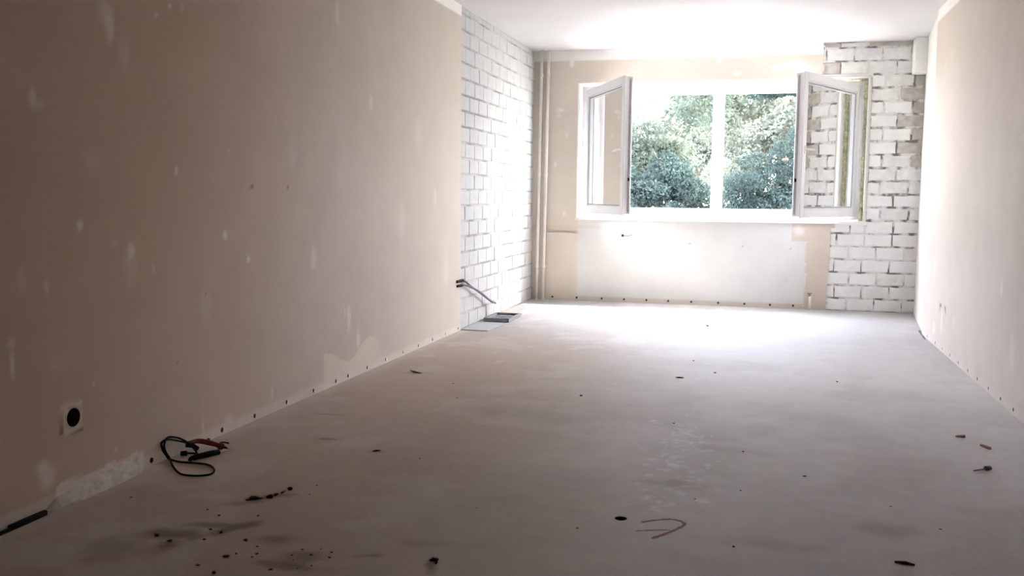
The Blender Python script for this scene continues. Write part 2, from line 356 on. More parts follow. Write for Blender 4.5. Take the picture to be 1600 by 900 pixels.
# reveals of the opening
bm = bmesh.new()
for a, b in (((WX0-.03, D+.0006, WZ0), (WX0+.004, D+.355, WZ1)), ((WX0-.03, D+.0006, WZ1-.004), (WX1+.03, D+.355, WZ1+.03)), ((WX0-.03, D+.0006, WZ0-.03), (WX1+.03, D+.355, WZ0)), ((WX1-.004, D+.0006, WZ0), (WX1+.012, D+.355, WZ1))): box(bm, a, b)
bm_obj('window_reveal', bm, m_whitepl, wb)
YB = D+.010
def fr_back(u, z, d): return Matrix(((1, 0, 0, u), (0, 0, -1, YB-d), (0, 1, 0, z), (0, 0, 0, 1)))
def in_back(u, z):
    if WZ0-.05 < z < WZ1: return u > WX1+.02
    return u > (.42 if z > WZ1-.02 else .55)
def ch_back(u, z, r):
    if z > 2.2: return m_brick2 if r.random() < .75 else m_brick3
    if u > 1.22 and 1.1 < z < 2.2: return m_brick3 if r.random() < .65 else m_brick2
    return m_brick if r.random() < .75 else m_brick2
lay_bricks(wb, fr_back, .40, R2+.02, 2.25, H, in_back, ch_back, .008, seed=5, gap=.005)
lay_bricks(wb, fr_back, WX1+.017, R2+.02, .75, 2.25, in_back, ch_back, .017, seed=6, gap=.005)
lay_bricks(wb, fr_back, .55, R2+.02, 0, .75, in_back, ch_back, .010, seed=8, gap=.005)
lay_bricks(wb, fr_back, .55, WX1+.013, .75, .838, lambda u, z: True, ch_back, .008, seed=9, gap=.005)
bm = bmesh.new(); 
for a, b in (((WX1+.012, YB+.006, 0), (R2+.3, YB+.1, H)), ((.36, YB+.006, 0), (WX1+.012, YB+.1, WZ0-.035)), ((.36, YB+.006, WZ1+.035), (WX1+.012, YB+.1, H))): box(bm, a, b)
bm_obj('mortar_bed', bm, m_joint2, wb)
bm = bmesh.new()                                                     # pale plaster bead round the right of the opening
box(bm, (WX1-.002, D-.006, WZ0-.005), (WX1+.016, D+.05, WZ1+.018), .003); box(bm, (.50, D-.006, WZ1-.002), (WX1+.016, D+.05, WZ1+.018), .003)
bm_obj('plaster_bead', bm, m_cream, wb)

# ---- right wall
RH = [(y, .026, .0115, .07) for y in (7.854, 7.512, 7.223, 6.931, 6.64, 6.34, 6.064, 5.778, 5.49, 5.22)]
def col_right(u, v):
    c = np.tile(np.array((.61, .53, .465)), (len(u), 1)); c *= (1+.10*(fbm(u, v, .9, 43)-.5))[:, None]
    c = mixc(c, (.74, .68, .63), .6*sm(1.0, .2, v+.4*(fbm(u, v, 1.2, 41)-.5)))
    for k, (a, b, ru, rv, s) in enumerate([(5.61, .611, .03, .05, .5), (5.335, .338, .03, .07, .35), (6.868, .277, .04, .05, .4), (7.705, .561, .05, .1, .4), (7.3, .2, .05, .1, .6), (7.6, .12, .06, .06, .6), (5.3, .3, .05, .12, .3)]):
        c = mixc(c, (.86, .80, .74), s*blob(u, v, a, b, ru, rv, 130+k, soft=.7))
    for (a, b, ru, rv) in ((7.361, .317, .04, .012), (7.40, .305, .015, .03), (7.19, .32, .022, .022), (7.17, .295, .012, .03)): c = mixc(c, (.16, .13, .11), .9*blob(u, v, a, b, ru, rv, 161))
    c = mixc(c, (.74, .70, .65), .5*sm(.06, .045, v))
    c = mixc(c, (.86, .84, .81), sm(-.004, .004, v-ZW+.01*(fbm(u, v, 3, 42)-.5)))
    return c
us = lines(REAR, Y2, .02, merge(hcuts(RH, 0)), fine=[(REAR, 4.5, .1), (4.5, Y2-.01, .02)])
vs = lines(0, H, .02, [(.026-.0115*1.25, .026+.0115*1.25)])
wr = struct(make_skin('wall_right', lambda u, v, d: np.stack([R+d, u, v], 1), us, vs, RH, colfn=col_right, mt=m_plaster, slabs=[(REAR, Y2, 0, H, .09, .25)]))
bm = bmesh.new(); box(bm, (R+.0005, Y2-.008, 0), (R+.09, Y2, H)); bm_obj('plaster_edge', bm, m_cream, wr)
# the last stretch runs outwards to the back corner
bm = bmesh.new(); a = [(R+.010, Y2+.001), (R2, D+.02), (R2+.3, D+.02), (R+.3, Y2+.001)]
vb = [bm.verts.new((x, y, 0)) for x, y in a]; vt = [bm.verts.new((x, y, H)) for x, y in a]
bm.faces.new(vb); bm.faces.new(vt)
for k in range(4): bm.faces.new((vb[k], vb[(k+1) % 4], vt[(k+1) % 4], vt[k]))
bm_obj('corner_plaster', bm, m_cream, wr)
bm = bmesh.new(); box(bm, (1.281, D-.16, 2.230), (R2+.02, D+.004, H), .004); struct(bm_obj('trim_1', bm, m_whitepl))

# ---- rear wall, ceiling
bm = bmesh.new(); box(bm, (L-.25, REAR-.2, 0), (R+.25, REAR, H)); struct(bm_obj('wall_rear', bm, mat('rear_plaster', (.10, .08, .06), .9, noise=.1, nscale=2)))  # unseen end of the room, coloured dark to cut bounce light
bm = bmesh.new(); box(bm, (L-.3, REAR-.2, H), (R2+.3, D+.36, H+.25)); struct(bm_obj('ceiling', bm, m_ceil))

# ---- floor
FH = [(-.435, 3.108, .0215, .06), (-.459, 5.695, .026, .05)]
stains = [(-1.72, 2.66, .10, .03, .5, .3), (-1.80, 2.55, .10, .06, .55, .2), (-1.66, 2.62, .03, .12, .5, -.5), (-1.75, 2.47, .04, .05, .5, 0), (-1.73, 2.9, .10, .03, .35, .6), (-1.67, 2.99, .09, .03, .45, .5), (-1.73, 2.94, .03, .02, .8, 0), (-1.60, 2.7, .03, .06, .4, -.4), (-1.45, 2.60, .09, .04, .35, 0),
 (-1.3, 2.50, .10, .05, .4, .2), (-1.33, 2.42, .12, .03, .45, 0), (-1.9, 2.4, .12, .1, .3, 0), (-1.55, 3.64, .05, .012, .4, .2), (-1.85, 3.77, .06, .02, .5, .1), (-.91, 2.53, .02, .06, .55, .3), (-1.12, 2.56, .05, .02, .45, .4), (-1.0, 2.7, .1, .04, .2, 0), (.05, 3.0, .2, .05, .15, 0), (-.1, 4.1, .2, .08, .12, 0), (.42, 3.25, .1, .08, .2, 0), (-.3, 3.55, .12, .05, .2, 0),
 (-1.2, 4.5, .4, .1, .12, 0), (-2.04, 5.35, .1, .02, .4, .1), (-2.05, 4.2, .08, .02, .3, 0), (-2.18, 2.9, .06, .1, .12, 0)]
whites = []
wr_ = random.Random(5)
for k in range(170):
    y = wr_.gauss(3.85, .42); x = -.30-.03*(y-3.8)+wr_.gauss(0, .075)
    if 3.15 < y < 4.9: whites.append((x, y, wr_.uniform(.005, .022), wr_.uniform(.006, .028), wr_.uniform(.3, 1)**.7))
def col_floor(u, v):
    c = np.tile(np.array((.66, .63, .61)), (len(u), 1))
    c *= (1+.20*(fbm(u, v, 1.1, 3)-.5)+.10*(fbm(u*.5, v*2.2, 3, 8)-.5))[:, None]
    c = mixc(c, (.47, .375, .30), .9*sm(-.2, -1.4, u+.5*(fbm(u, v, 1.2, 12)-.5)))  # brown left side: warm bounce off the left wall put into the colour
    c = mixc(c, (.72, .71, .72), .6*sm(-.6, .2, u+.5*(fbm(u, v, 1.4, 14)-.5)))  # paler right side: direct skylight put into the colour
    c = mixc(c, (.40, .395, .40), .9*sm(5.6, 8.0, v))  # colour lowered towards the window to offset the strong daylight there
    c = mixc(c, (.58, .57, .57), .45*blob(u, v, -.25, 3.9, .24, .65, 19, soft=.8))
    c = mixc(c, (.52, .475, .46), .3*sm(.55, .7, fbm(u, v, 2.6, 31)))
    c = mixc(c, (.60, .58, .55), .3*sm(.58, .7, fbm(u, v, 4, 35)))
    for k, (a, b, ru, rv, s) in enumerate(whites): c = mixc(c, (.80, .80, .80), s*.9*blob(u, v, a, b, ru, rv, 200+k, soft=.6, wob=1.1))
    for k, (a, b, ru, rv, s, an) in enumerate(stains): c = mixc(c, (.12, .075, .055), min(1, s*1.15)*blob(u, v, a, b, ru, rv, 90+k, ang=an, soft=.85, wob=.9))
    # wall foot dust
    c = mixc(c, (.62, .57, .52), .5*sm(.10, .0, u-L-.02+.03*(fbm(u, v, 8, 5)-.5)))
    return c
us = lines(L-.03, R2+.05, .013, hcuts(FH, 0)); vs = lines(REAR, D+.02, .02, hcuts(FH, 1), fine=[(REAR, 2.2, .15), (2.2, 5.0, .011), (5.0, D, .028)])
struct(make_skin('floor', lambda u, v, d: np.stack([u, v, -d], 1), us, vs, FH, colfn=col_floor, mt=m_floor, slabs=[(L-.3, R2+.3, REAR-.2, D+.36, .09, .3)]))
floor = bpy.data.objects['floor']

# ------------------------------------------------------------ window
win = struct(empty('window_1', ((WX0+WX1)/2, D+.1, WZ0)))
FY0, FY1 = D+.13, D+.20; fx0, fx1, fz0, fz1 = WX0+.020, WX1-.022, WZ0+.022, WZ1-.018
bm = bmesh.new()
for a, b in (((fx0, FY0, fz0), (fx0+.07, FY1, fz1)), ((fx1-.07, FY0, fz0), (fx1, FY1, fz1)), ((fx0+.07, FY0, fz0), (fx1-.07, FY1, fz0+.086)), ((fx0+.07, FY0, fz1-.10), (fx1-.07, FY1, fz1))): box(bm, a, b, .003)
bm_obj('frame', bm, m_pvc, win)
MX = -.473
bm = bmesh.new(); box(bm, (MX-.056, FY0-.004, fz0+.08), (MX+.056, FY1, fz1-.095), .004); bm_obj('mullion', bm, m_pvc, win)
bm = bmesh.new(); box(bm, (WX0+.001, D-.035, WZ0-.020), (WX1+.012, FY0+.01, WZ0+.006), .003)
bm_obj('inner_sill', bm, m_sill, win)
bm = bmesh.new(); box(bm, (WX0, FY1, WZ0-.03), (WX1, D+.42, WZ0+.01), .003); bm_obj('outer_sill', bm, m_metal, win)
# squeezed foam between frame and reveal, right side and top right
bm = bmesh.new(); rr = random.Random(2)
def foam(a, b, n, r):
    for i in range(n):
        t = (i+.5)/n; p = Vector(a).lerp(Vector(b), t)+Vector((rr.uniform(-.003, .003), rr.uniform(-.006, .004), rr.uniform(-.004, .004)))
        s = bmesh.ops.create_icosphere(bm, subdivisions=1, radius=r*rr.uniform(.8, 1.5), matrix=Matrix.Translation(p))
foam((WX1-.012, D+.085, WZ0+.02), (WX1-.012, D+.085, WZ1-.02), 90, .016); foam((WX1-.014, D+.12, WZ0+.02), (WX1-.014, D+.12, WZ1-.02), 90, .016)
foam((.62, D+.09, WZ1-.012), (WX1-.01, D+.09, WZ1-.012), 22, .014)
foam((WX1-.03, D+.06, WZ0+.02), (WX1-.02, D+.06, WZ0+.12), 8, .018)
bm_obj('sealing_foam', bm, m_foam, win, True)
def casement(hx, sgn, ang):
    """open casement hinged at hx, leaf direction sgn*x when shut, turned inwards by ang"""
    Wd, z0, z1, T, m = 1.27, .918, 2.152, .066, .078
    hy = D+.112; ca, sa = math.cos(ang), math.sin(ang)
    ex = Vector((sgn*ca, -sa, 0)); en = Vector((-sgn*sa, -ca, 0))       # along the leaf, and its interior face normal
    if en.dot(Vector((0, -1, 0))) < 0: en = -en
    Mx = Matrix((( ex.x, en.x, 0, hx), (ex.y, en.y, 0, hy), (0, 0, 1, 0), (0, 0, 0, 1)))
    def tb(bm, a, b, bev=.003):
        vs0 = set(bm.verts); box(bm, a, b, bev)
        for v in bm.verts:
            if v not in vs0: v.co = Mx @ v.co
    bm = bmesh.new()
    for a, b in (((0, -T, z0), (m, 0, z1)), ((Wd-m, -T, z0), (Wd, 0, z1)), ((m, -T, z0), (Wd-m, 0, z0+m)), ((m, -T, z1-m), (Wd-m, 0, z1))): tb(bm, a, b)
    # overlap lip on the room side
    for a, b in (((-.012, 0, z0-.010), (m-.012, .014, z1+.010)), ((Wd-m+.012, 0, z0-.010), (Wd+.012, .014, z1+.010)), ((m-.012, 0, z0-.010), (Wd-m+.012, .014, z0+m-.012)), ((m-.012, 0, z1-m+.012), (Wd-m+.012, .014, z1+.010))): tb(bm, a, b)
    c = bm_obj('casement', bm, m_pvc, win)
    def sub(name, bm, mt, smooth=False):
        o = bm_obj(name, bm, mt, c, smooth); o.data.transform(Matrix.Translation(-win.location)); return o
    bm = bmesh.new(); tb(bm, (m-.004, -T*.5-.012, z0+m-.004), (Wd-m+.004, -T*.5+.012, z1-m+.004), 0); sub('pane', bm, m_glass)
    bm = bmesh.new()
    e = .009
    for y in (.0, -T):
        for a, b in (((m-.001, y-.004, z0+m), (m+e, y+.003, z1-m)), ((Wd-m-e, y-.004, z0+m), (Wd-m+.001, y+.003, z1-m)), ((m, y-.004, z0+m-.001), (Wd-m, y+.003, z0+m+e)), ((m, y-.004, z1-m-e), (Wd-m, y+.003, z1-m+.001))): tb(bm, a, b, 0)
    sub('gasket', bm, m_gasket2)
    bm = bmesh.new(); tb(bm, (Wd, -.052, z0+.02), (Wd+.0025, -.034, z1-.02), 0); sub('lock_strip', bm, m_metal)
    bm = bmesh.new(); tb(bm, (Wd+.002, -.050, 1.22), (Wd+.012, -.034, 1.25), .002); sub('lock_bolt', bm, m_black)
    bm = bmesh.new(); zz = 1.50; k = Wd-m*.45
    tb(bm, (k-.014, .012, zz-.035), (k+.014, .024, zz+.035), .004)
    pts = [Mx @ Vector(p) for p in ((k, .02, zz), (k, .055, zz), (k-.02, .062, zz), (k-.125, .060, zz-.004))]
    tube(bm, pts, [.009, .009, .010, .008], 8); sub('handle', bm, m_pvc)
    bm = bmesh.new()
    for z in (z0+.06, z1-.06): tube(bm, [Mx @ Vector((-.008, .012, z-.035)), Mx @ Vector((-.008, .012, z+.035))], .009, 8)
    sub('hinge', bm, m_pvc)
    return c
casement(-1.79, 1, math.radians(64.2)); casement(.835, -1, math.radians(64.6))

# ------------------------------------------------------------ things fixed to the walls
def pipe(x0, x1, label):
    p = empty('heating_pipe', (x0, D-.05, 0)); tag(p, label, 'pipe')
    bm = bmesh.new(); tube(bm, [(x0, D-.05, 0), (x1, D-.05, H)], .0145, 16); bm_obj('riser', bm, m_pipe, p, True)
    for z in (.35, 1.3, 2.3):
        x = x0+(x1-x0)*z/H; bm = bmesh.new(); tube(bm, [(x, D-.05, z-.012), (x, D-.05, z+.012)], .0185, 14); tube(bm, [(x, D-.04, z), (x, D+.005, z)], .005, 8)
        bm_obj('pipe_clip', bm, m_pipe, p)
    bm = bmesh.new(); tube(bm, [(x0, D-.05, 0), (x0, D-.05, .012)], .024, 16); bm_obj('floor_collar', bm, m_pipe, p)
pipe(-2.270, -2.240, 'cream painted vertical heating pipe right in the back left corner, beside the brickwork')
pipe(-2.200, -2.168, 'cream painted vertical heating pipe nearer the window, second from the back left corner')
st = empty('pipe_stub', (.458, D-.03, 0)); tag(st, 'short white pipe stub rising from the floor at the right end of the white area', 'pipe')
bm = bmesh.new(); tube(bm, [(.458, D-.03, 0), (.458, D-.03, .135)], .0125, 14); bm_obj('pipe', bm, m_sill, st, True)
bm = bmesh.new(); tube(bm, [(.452, D-.03, .13), (.452, D-.03, .165)], .011, 8); tube(bm, [(.430, D-.03, .158), (.470, D-.03, .162)], .006, 8); bm_obj('valve', bm, mat('old_brass', (.30, .24, .18), .5, metal=.5), st)
bm = bmesh.new(); tube(bm, spline([(-1.386, D+.03, .684), (-1.375, D-.012, .684), (-1.34, D-.018, .682), (-1.285, D-.012, .690)]), .0035, 8)
tag(bm_obj('wire_end', bm, m_gasket), 'short grey wire end poking out of the round hole under the window', 'wire')
# cut cables hanging out of the left wall where plaster meets brick
cb = empty('cut_cable', (L, 7.11, .375)); tag(cb, 'dark cut cables sticking out of the left wall and drooping over white brickwork', 'cable')
for k, (z, dz) in enumerate(((.40, .0), (.365, -.006))):
    bm = bmesh.new()
    tube(bm, spline([(L+.001, 7.07, z), (L+.012, 7.20, z), (L+.03, 7.36, .335+dz), (L+.04, 7.58, .262+dz+k*.012), (L+.045, 7.84, .175+dz+k*.006), (L+.05, 8.02-.08*k, .128+dz+k*.02)]), [.010]+[.0085]*30, 8)
    bm_obj('cable', bm, m_gasket, cb, True)
bm = bmesh.new(); tube(bm, [(L+.004, 7.05, .40), (L+.013, 7.19, .40)], .012, 8); tube(bm, [(L+.004, 7.06, .365), (L+.013, 7.16, .362)], .011, 8); bm_obj('sleeve', bm, m_black, cb)

# ------------------------------------------------------------ test leads by the left wall
tl = empty('test_leads', (-2.2, 3.35, 0)); tag(tl, 'tangled black test lead with red and black probes on the floor against the left wall', 'test leads')
cab = [(-2.290, 3.395, .040), (-2.313, 3.338, .066), (-2.320, 3.282, .084), (-2.322, 3.248, .079), (-2.318, 3.247, .053), (-2.312, 3.262, .024), (-2.306, 3.275, .006), (-2.249, 3.256, .005), (-2.177, 3.258, .005), (-2.113, 3.25, .005), (-2.062, 3.21, .005), (-2.038, 3.172, .005), (-2.035, 3.137, .005), (-2.066, 3.111, .005), (-2.117, 3.104, .005), (-2.163, 3.125, .005), (-2.235, 3.194, .005), (-2.300, 3.268, .010), (-2.312, 3.259, .039), (-2.316, 3.256, .069), (-2.318, 3.284, .092), (-2.312, 3.348, .074), (-2.270, 3.36, .050), (-2.235, 3.36, .012), (-2.225, 3.325, .006), (-2.226, 3.290, .006), (-2.208, 3.276, .008)]
bm = bmesh.new(); tube(bm, spline(cab, 6), .0042, 8); bm_obj('cable', bm, m_black, tl, True)
bm = bmesh.new(); tube(bm, spline([(-2.300, 3.400, .042), (-2.290, 3.455, .036), (-2.240, 3.462, .030), (-2.188, 3.458, .022)], 5), [.0075, .008, .009, .010, .010, .011, .0115, .0115, .0115, .012, .012, .0115, .010, .010, .0105, .008], 10)
redh = bm_obj('probe_handle', bm, m_red, tl, True); redh['label'] = 'red probe handle'
bm = bmesh.new(); tube(bm, [(-2.262, 3.478, .028), (-2.250, 3.470, .044)], [.012, .006], 8); bm_obj('thumb_catch', bm, m_red, tl).parent = redh
bm = bmesh.new(); tube(bm, [(-2.190, 3.458, .022), (-2.176, 3.456, .020)], [.015, .013], 10); tube(bm, [(-2.176, 3.456, .020), (-2.150, 3.452, .017)], [.008, .0035], 8); bm_obj('finger_guard', bm, m_red, tl).parent = redh
bm = bmesh.new(); tube(bm, [(-2.152, 3.452, .017), (-2.116, 3.445, .014)], [.0022, .001], 6); bm_obj('probe_tip', bm, m_metal, tl).parent = redh
bm = bmesh.new(); tube(bm, [(-2.300, 3.385, .036), (-2.288, 3.41, .028), (-2.262, 3.405, .018)], .010, 8); bm_obj('strain_relief', bm, m_black, tl, True)
bm = bmesh.new(); tube(bm, [(-2.222, 3.285, .012), (-2.212, 3.305, .012), (-2.180, 3.368, .013), (-2.160, 3.405, .013)], [.005, .0115, .013, .011], 10); blkh = bm_obj('probe_handle', bm, m_black, tl, True); blkh['label'] = 'black probe handle'
bm = bmesh.new(); tube(bm, [(-2.300, 3.345, .010), (-2.278, 3.352, .012)], .011, 8); tube(bm, [(-2.278, 3.352, .012), (-2.245, 3.366, .010)], .004, 8); bm_obj('plug', bm, m_black, tl)
bm = bmesh.new(); tube(bm, [(-2.160, 3.405, .012), (-2.125, 3.47, .009)], [.002, .001], 6); bm_obj('probe_tip', bm, m_metal, tl).parent = blkh
bm = bmesh.new(); tube(bm, [(-2.255, 3.563, .005), (-2.235, 3.567, .006), (-2.213, 3.563, .005)], .0035, 6)
tag(bm_obj('screw', bm, m_rust), 'small dark screw lying just beyond the red probe', 'screw')

# dark strip at the very left
bm = bmesh.new(); pts = []
for (y0, y1, w, h, x) in ((2.30, 2.44, .012, .012, -2.306), (2.43, 2.59, .019, .018, -2.309)):
    box(bm, (x-w/2, y0, 0), (x+w/2, y1, h), .003)
tag(bm_obj('rubber_strip', bm, m_black), 'black narrow strip lying along the foot of the left wall nearest the camera', 'strip')

# grey pieces by the brickwork
def slab(name, pts, z0, z1, mt, label, cat, extra=None):
    bm = bmesh.new(); vb = [bm.verts.new((x, y, z0)) for x, y in pts]; vt = [bm.verts.new((x, y, z1)) for x, y in pts]
    bm.faces.new(vb); bm.faces.new(vt)
    for k in range(len(pts)): bm.faces.new((vb[k], vb[(k+1) % len(pts)], vt[(k+1) % len(pts)], vt[k]))
    return tag(bm_obj(name, bm, mt), label, cat)
slab('plasterboard_piece', [(-2.325, 7.17), (-2.10, 7.17), (-2.065, 7.62), (-2.325, 7.62)], 0, .008, m_grey2, 'light grey flat board piece on the floor against the white brickwork', 'board')
g = empty('floor_tray', (-2.2, 7.95, 0)); tag(g, 'darker grey shallow tray on the floor behind the light grey board piece', 'tray')
bm = bmesh.new(); box(bm, (-2.300, 7.72, 0), (-2.075, 8.12, .012), .002); bm_obj('base', bm, m_grey, g)
bm = bmesh.new()
for a, b in (((-2.300, 7.72, .012), (-2.075, 7.735, .034)), ((-2.300, 8.105, .012), (-2.075, 8.12, .034)), ((-2.300, 7.735, .012), (-2.288, 8.105, .034)), ((-2.087, 7.735, .012), (-2.075, 8.105, .034))): box(bm, a, b)
bm_obj('rim', bm, m_grey, g)
bm = bmesh.new()
for y in (7.85, 7.95): box(bm, (-2.26, y, .012), (-2.10, y+.03, .026), .002)
bm_obj('rib', bm, m_grey2, g)
slab('board_offcut', [(-2.20, 8.30), (-2.10, 8.27), (-2.06, 8.55), (-2.15, 8.60)], 0, .010, m_grey2, 'small pale board offcut on the floor behind the grey tray', 'board')

# ------------------------------------------------------------ red crayon mark on the floor (a part of the floor)
def ribbon(pts, w, seed):
    bm = bmesh.new(); P = spline([(x, y, .0006) for x, y in pts], 6); rr = random.Random(seed); pr = None
    for i, p in enumerate(P):
        tg = (P[min(i+1, len(P)-1)]-P[max(0, i-1)]).normalized(); n = Vector((-tg.y, tg.x, 0)); ww = w*rr.uniform(.6, 1.1)*(1 if 0 < i < len(P)-1 else .3)
        c = (bm.verts.new(p+n*ww), bm.verts.new(p-n*ww))
        if pr: bm.faces.new((pr[0], c[0], c[1], pr[1]))
        pr = c
    return bm
bm = ribbon([(-.365, 3.085), (-.33, 3.115), (-.275, 3.145), (-.235, 3.135), (-.222, 3.105), (-.240, 3.06), (-.275, 3.0), (-.312, 2.945)], .0085, 1); bm_obj('crayon_mark', bm, m_chalk, floor)
bm = ribbon([(-.372, 3.000), (-.32, 3.022), (-.262, 3.042)], .006, 2); bm_obj('crayon_mark', bm, m_chalk, floor)

# ------------------------------------------------------------ debris
def crumb_mesh(seed, flat=.5):
    rr = random.Random(seed); bm = bmesh.new(); bmesh.ops.create_icosphere(bm, subdivisions=2, radius=1)
    for v in bm.verts: v.co *= rr.uniform(.72, 1.15); v.co.z = v.co.z*flat+flat*.7
    zmin = min(v.co.z for v in bm.verts)
    for v in bm.verts: v.co.z -= zmin
    me = bpy.data.meshes.new('rubble_crumb'); bm.to_mesh(me); bm.free(); me.materials.append(m_crumb); return me
cm = [crumb_mesh(i) for i in range(5)]
UNIQ = {(-.43, 8.043): 'dark crumb farthest away on the bright floor below the window', (-.931, 4.995): 'round dark crumb alone in the middle of the floor, left of the farther drilled hole',
 (-.386, 4.514): 'dark crumb on the floor just nearer than the farther drilled hole', (.453, 5.841): 'dark crumb on the right half of the floor, level with the farther drilled hole',
 (-.057, 2.945): 'dark crumb in front of the red crayon mark, towards the bottom right', (-.559, 2.969): 'dark crumb left of the nearer drilled hole in the floor',
 (-2.151, 2.824): 'small crumb near the foot of the left wall, in front of the test leads', (.188, 3.79): 'crumb on the right half of the floor between crayon mark and nail',
 (-1.341, 3.591): 'tiny crumb right of the dark splinter beyond the test leads'}
near = [(-1.818, 2.787, 6), (-1.748, 2.746, 6), (-1.83, 2.522, 9), (-1.765, 2.495, 10), (-1.54, 2.566, 9), (-1.525, 2.428, 9), (-1.652, 2.604, 7), (-1.668, 2.535, 6), (-1.45, 2.477, 5), (-1.288, 2.514, 7), (-1.336, 2.548, 4), (-1.284, 2.569, 4), (-1.238, 2.55, 5), (-1.344, 2.497, 4), (-1.321, 2.462, 4), (-1.349, 2.379, 6), (-1.493, 2.313, 8), (-1.226, 2.511, 5), (-1.583, 3.141, 4), (-1.70, 2.62, 6), (-1.48, 2.53, 5), (-1.51, 2.46, 5), (-1.45, 2.45, 5), (-1.62, 2.78, 6), (-1.57, 2.35, 6), (-1.28, 2.41, 4), (-1.25, 2.44, 4), (-1.56, 3.04, 3)]
far = [(-2.151, 2.824, 6), (-1.341, 3.591, 4), (-.931, 4.995, 9), (-.386, 4.514, 7), (.453, 5.841, 8), (.188, 3.79, 6), (-.057, 2.945, 7), (-.559, 2.969, 4), (-.053, 4.094, 5), (-.05, 3.535, 5), (-.262, 5.908, 8), (-1.031, 4.137, 3), (-.935, 3.069, 3), (-1.561, 4.747, 5), (-.206, 3.388, 5), (.471, 3.501, 4), (-.43, 8.043, 14), (-.42, 6.3, 8), (-1.7, 5.1, 6), (.6, 3.3, 4), (-.75, 4.2, 3)]
for k, (lst, lab, grp) in enumerate(((near, 'tiny dark brown crumb of rubble among the dirty stains in the left foreground', 'rubble crumbs in the left foreground'),
                                     (far, 'tiny dark crumb of rubble lying loose on the bare open floor away from the stains', 'loose crumbs on the open floor'))):
    for i, (x, y, s) in enumerate(lst):
        o = link('rubble_crumb', cm[i % 5]); s *= .001
        s *= .62+.3*(i*37 % 11)/11; o.location = (x, y, 0); o.scale = (s*1.35, s, s); o.rotation_euler.z = i*1.3
        u_ = UNIQ.get((x, y))
        if u_: tag(o, u_, 'rubble')
        else: tag(o, lab, 'rubble', grp)
def lump(name, x, y, rx, ry, rz, seed, mt, label, cat, rot=0, parts=()):
    rr = random.Random(seed); bm = bmesh.new()
    for (dx, dy, a, b, c) in ((0, 0, rx, ry, rz),)+tuple(parts):
        for v in bmesh.ops.create_icosphere(bm, subdivisions=2, radius=1)['verts']:
            q = v.co*rr.uniform(.65, 1.2); v.co = Vector((q.x*a+dx, q.y*b+dy, max(-.3, q.z)*c+c*.3))
    o = bm_obj(name, bm, mt); o.location = (x, y, 0); o.rotation_euler.z = rot; return tag(o, label, cat)
lump('dirt_clump', -1.728, 2.935, .020, .013, .008, 1, m_rust, 'flat dark brown dirt clump left of the knobbly dirt streak in the left foreground', 'dirt', .3, ((.020, .004, .012, .005, .003), (-.016, -.012, .010, .006, .003)))
lump('dirt_clump', -1.680, 2.968, .013, .012, .009, 6, m_rust, 'knobbly dark brown dirt streak just right of the flat clump in the left foreground', 'dirt', 0,
     ((.006, .030, .008, .016, .005), (.016, .062, .006, .018, .004), (.027, .10, .007, .012, .008), (.012, .115, .004, .010, .004)))
lump('dirt_clump', -.918, 2.580, .013, .009, .007, 3, m_rust, 'dark brown dirt clump with a smeared tail at the bottom edge, left of centre', 'dirt', .2, ((.008, -.014, .005, .014, .003),))
bm = bmesh.new(); tube(bm, [(-1.570, 3.632, .003), (-1.555, 3.64, .005), (-1.542, 3.655, .003)], [.002, .0045, .002], 6); tag(bm_obj('wood_splinter', bm, m_rust), 'small dark splinter on the floor right of the test lead', 'splinter')
bm = bmesh.new(); tube(bm, [(-2.08, 5.40, .004), (-2.04, 5.355, .006), (-1.985, 5.335, .003)], [.002, .006, .002], 6); tag(bm_obj('wood_splinter', bm, m_crumb), 'thin splinter on the far floor near the holes of the left wall', 'splinter')
bm = bmesh.new(); tube(bm, [(.415, 2.950, .004), (.445, 2.948, .005), (.470, 2.940, .004)], [.003, .0055, .003], 6); tag(bm_obj('wood_splinter', bm, m_rust), 'dark splinter at the bottom edge of the right foreground', 'splinter')
bm = bmesh.new(); tube(bm, [(.850, 4.06, .004), (.905, 4.10, .006)], .003, 6); tube(bm, [(.900, 4.092, .008), (.920, 4.108, .008)], [.011, .009], 8); tag(bm_obj('nail_plug', bm, m_gasket), 'dark grey plug with a thin nail lying on the right of the floor', 'nail')
bm = bmesh.new(); tube(bm, [(.885, 4.635, .005), (.925, 4.64, .006)], [.004, .008], 6); tag(bm_obj('brick_chip', bm, m_chalk), 'small red brick chip on the right floor, farther of the two', 'chip')
bm = bmesh.new(); tube(bm, [(.965, 4.50, .005), (.99, 4.445, .006)], [.006, .008], 6); tag(bm_obj('brick_chip', bm, m_chalk), 'small red brick chip on the right floor, nearer of the two', 'chip')
# small heap of grit at the right wall end
bm = bmesh.new(); rr = random.Random(4)
for i in range(26):
    t = rr.random(); p = Vector((R+.0+t*.03-.02, Y2-.30+t*.5, .004)); bmesh.ops.create_icosphere(bm, subdivisions=1, radius=rr.uniform(.004, .010), matrix=Matrix.Translation(p))
o = tag(bm_obj('mortar_grit', bm, m_grey), 'line of grey mortar grit at the foot of the far end of the right wall', 'grit'); o['kind'] = 'stuff'

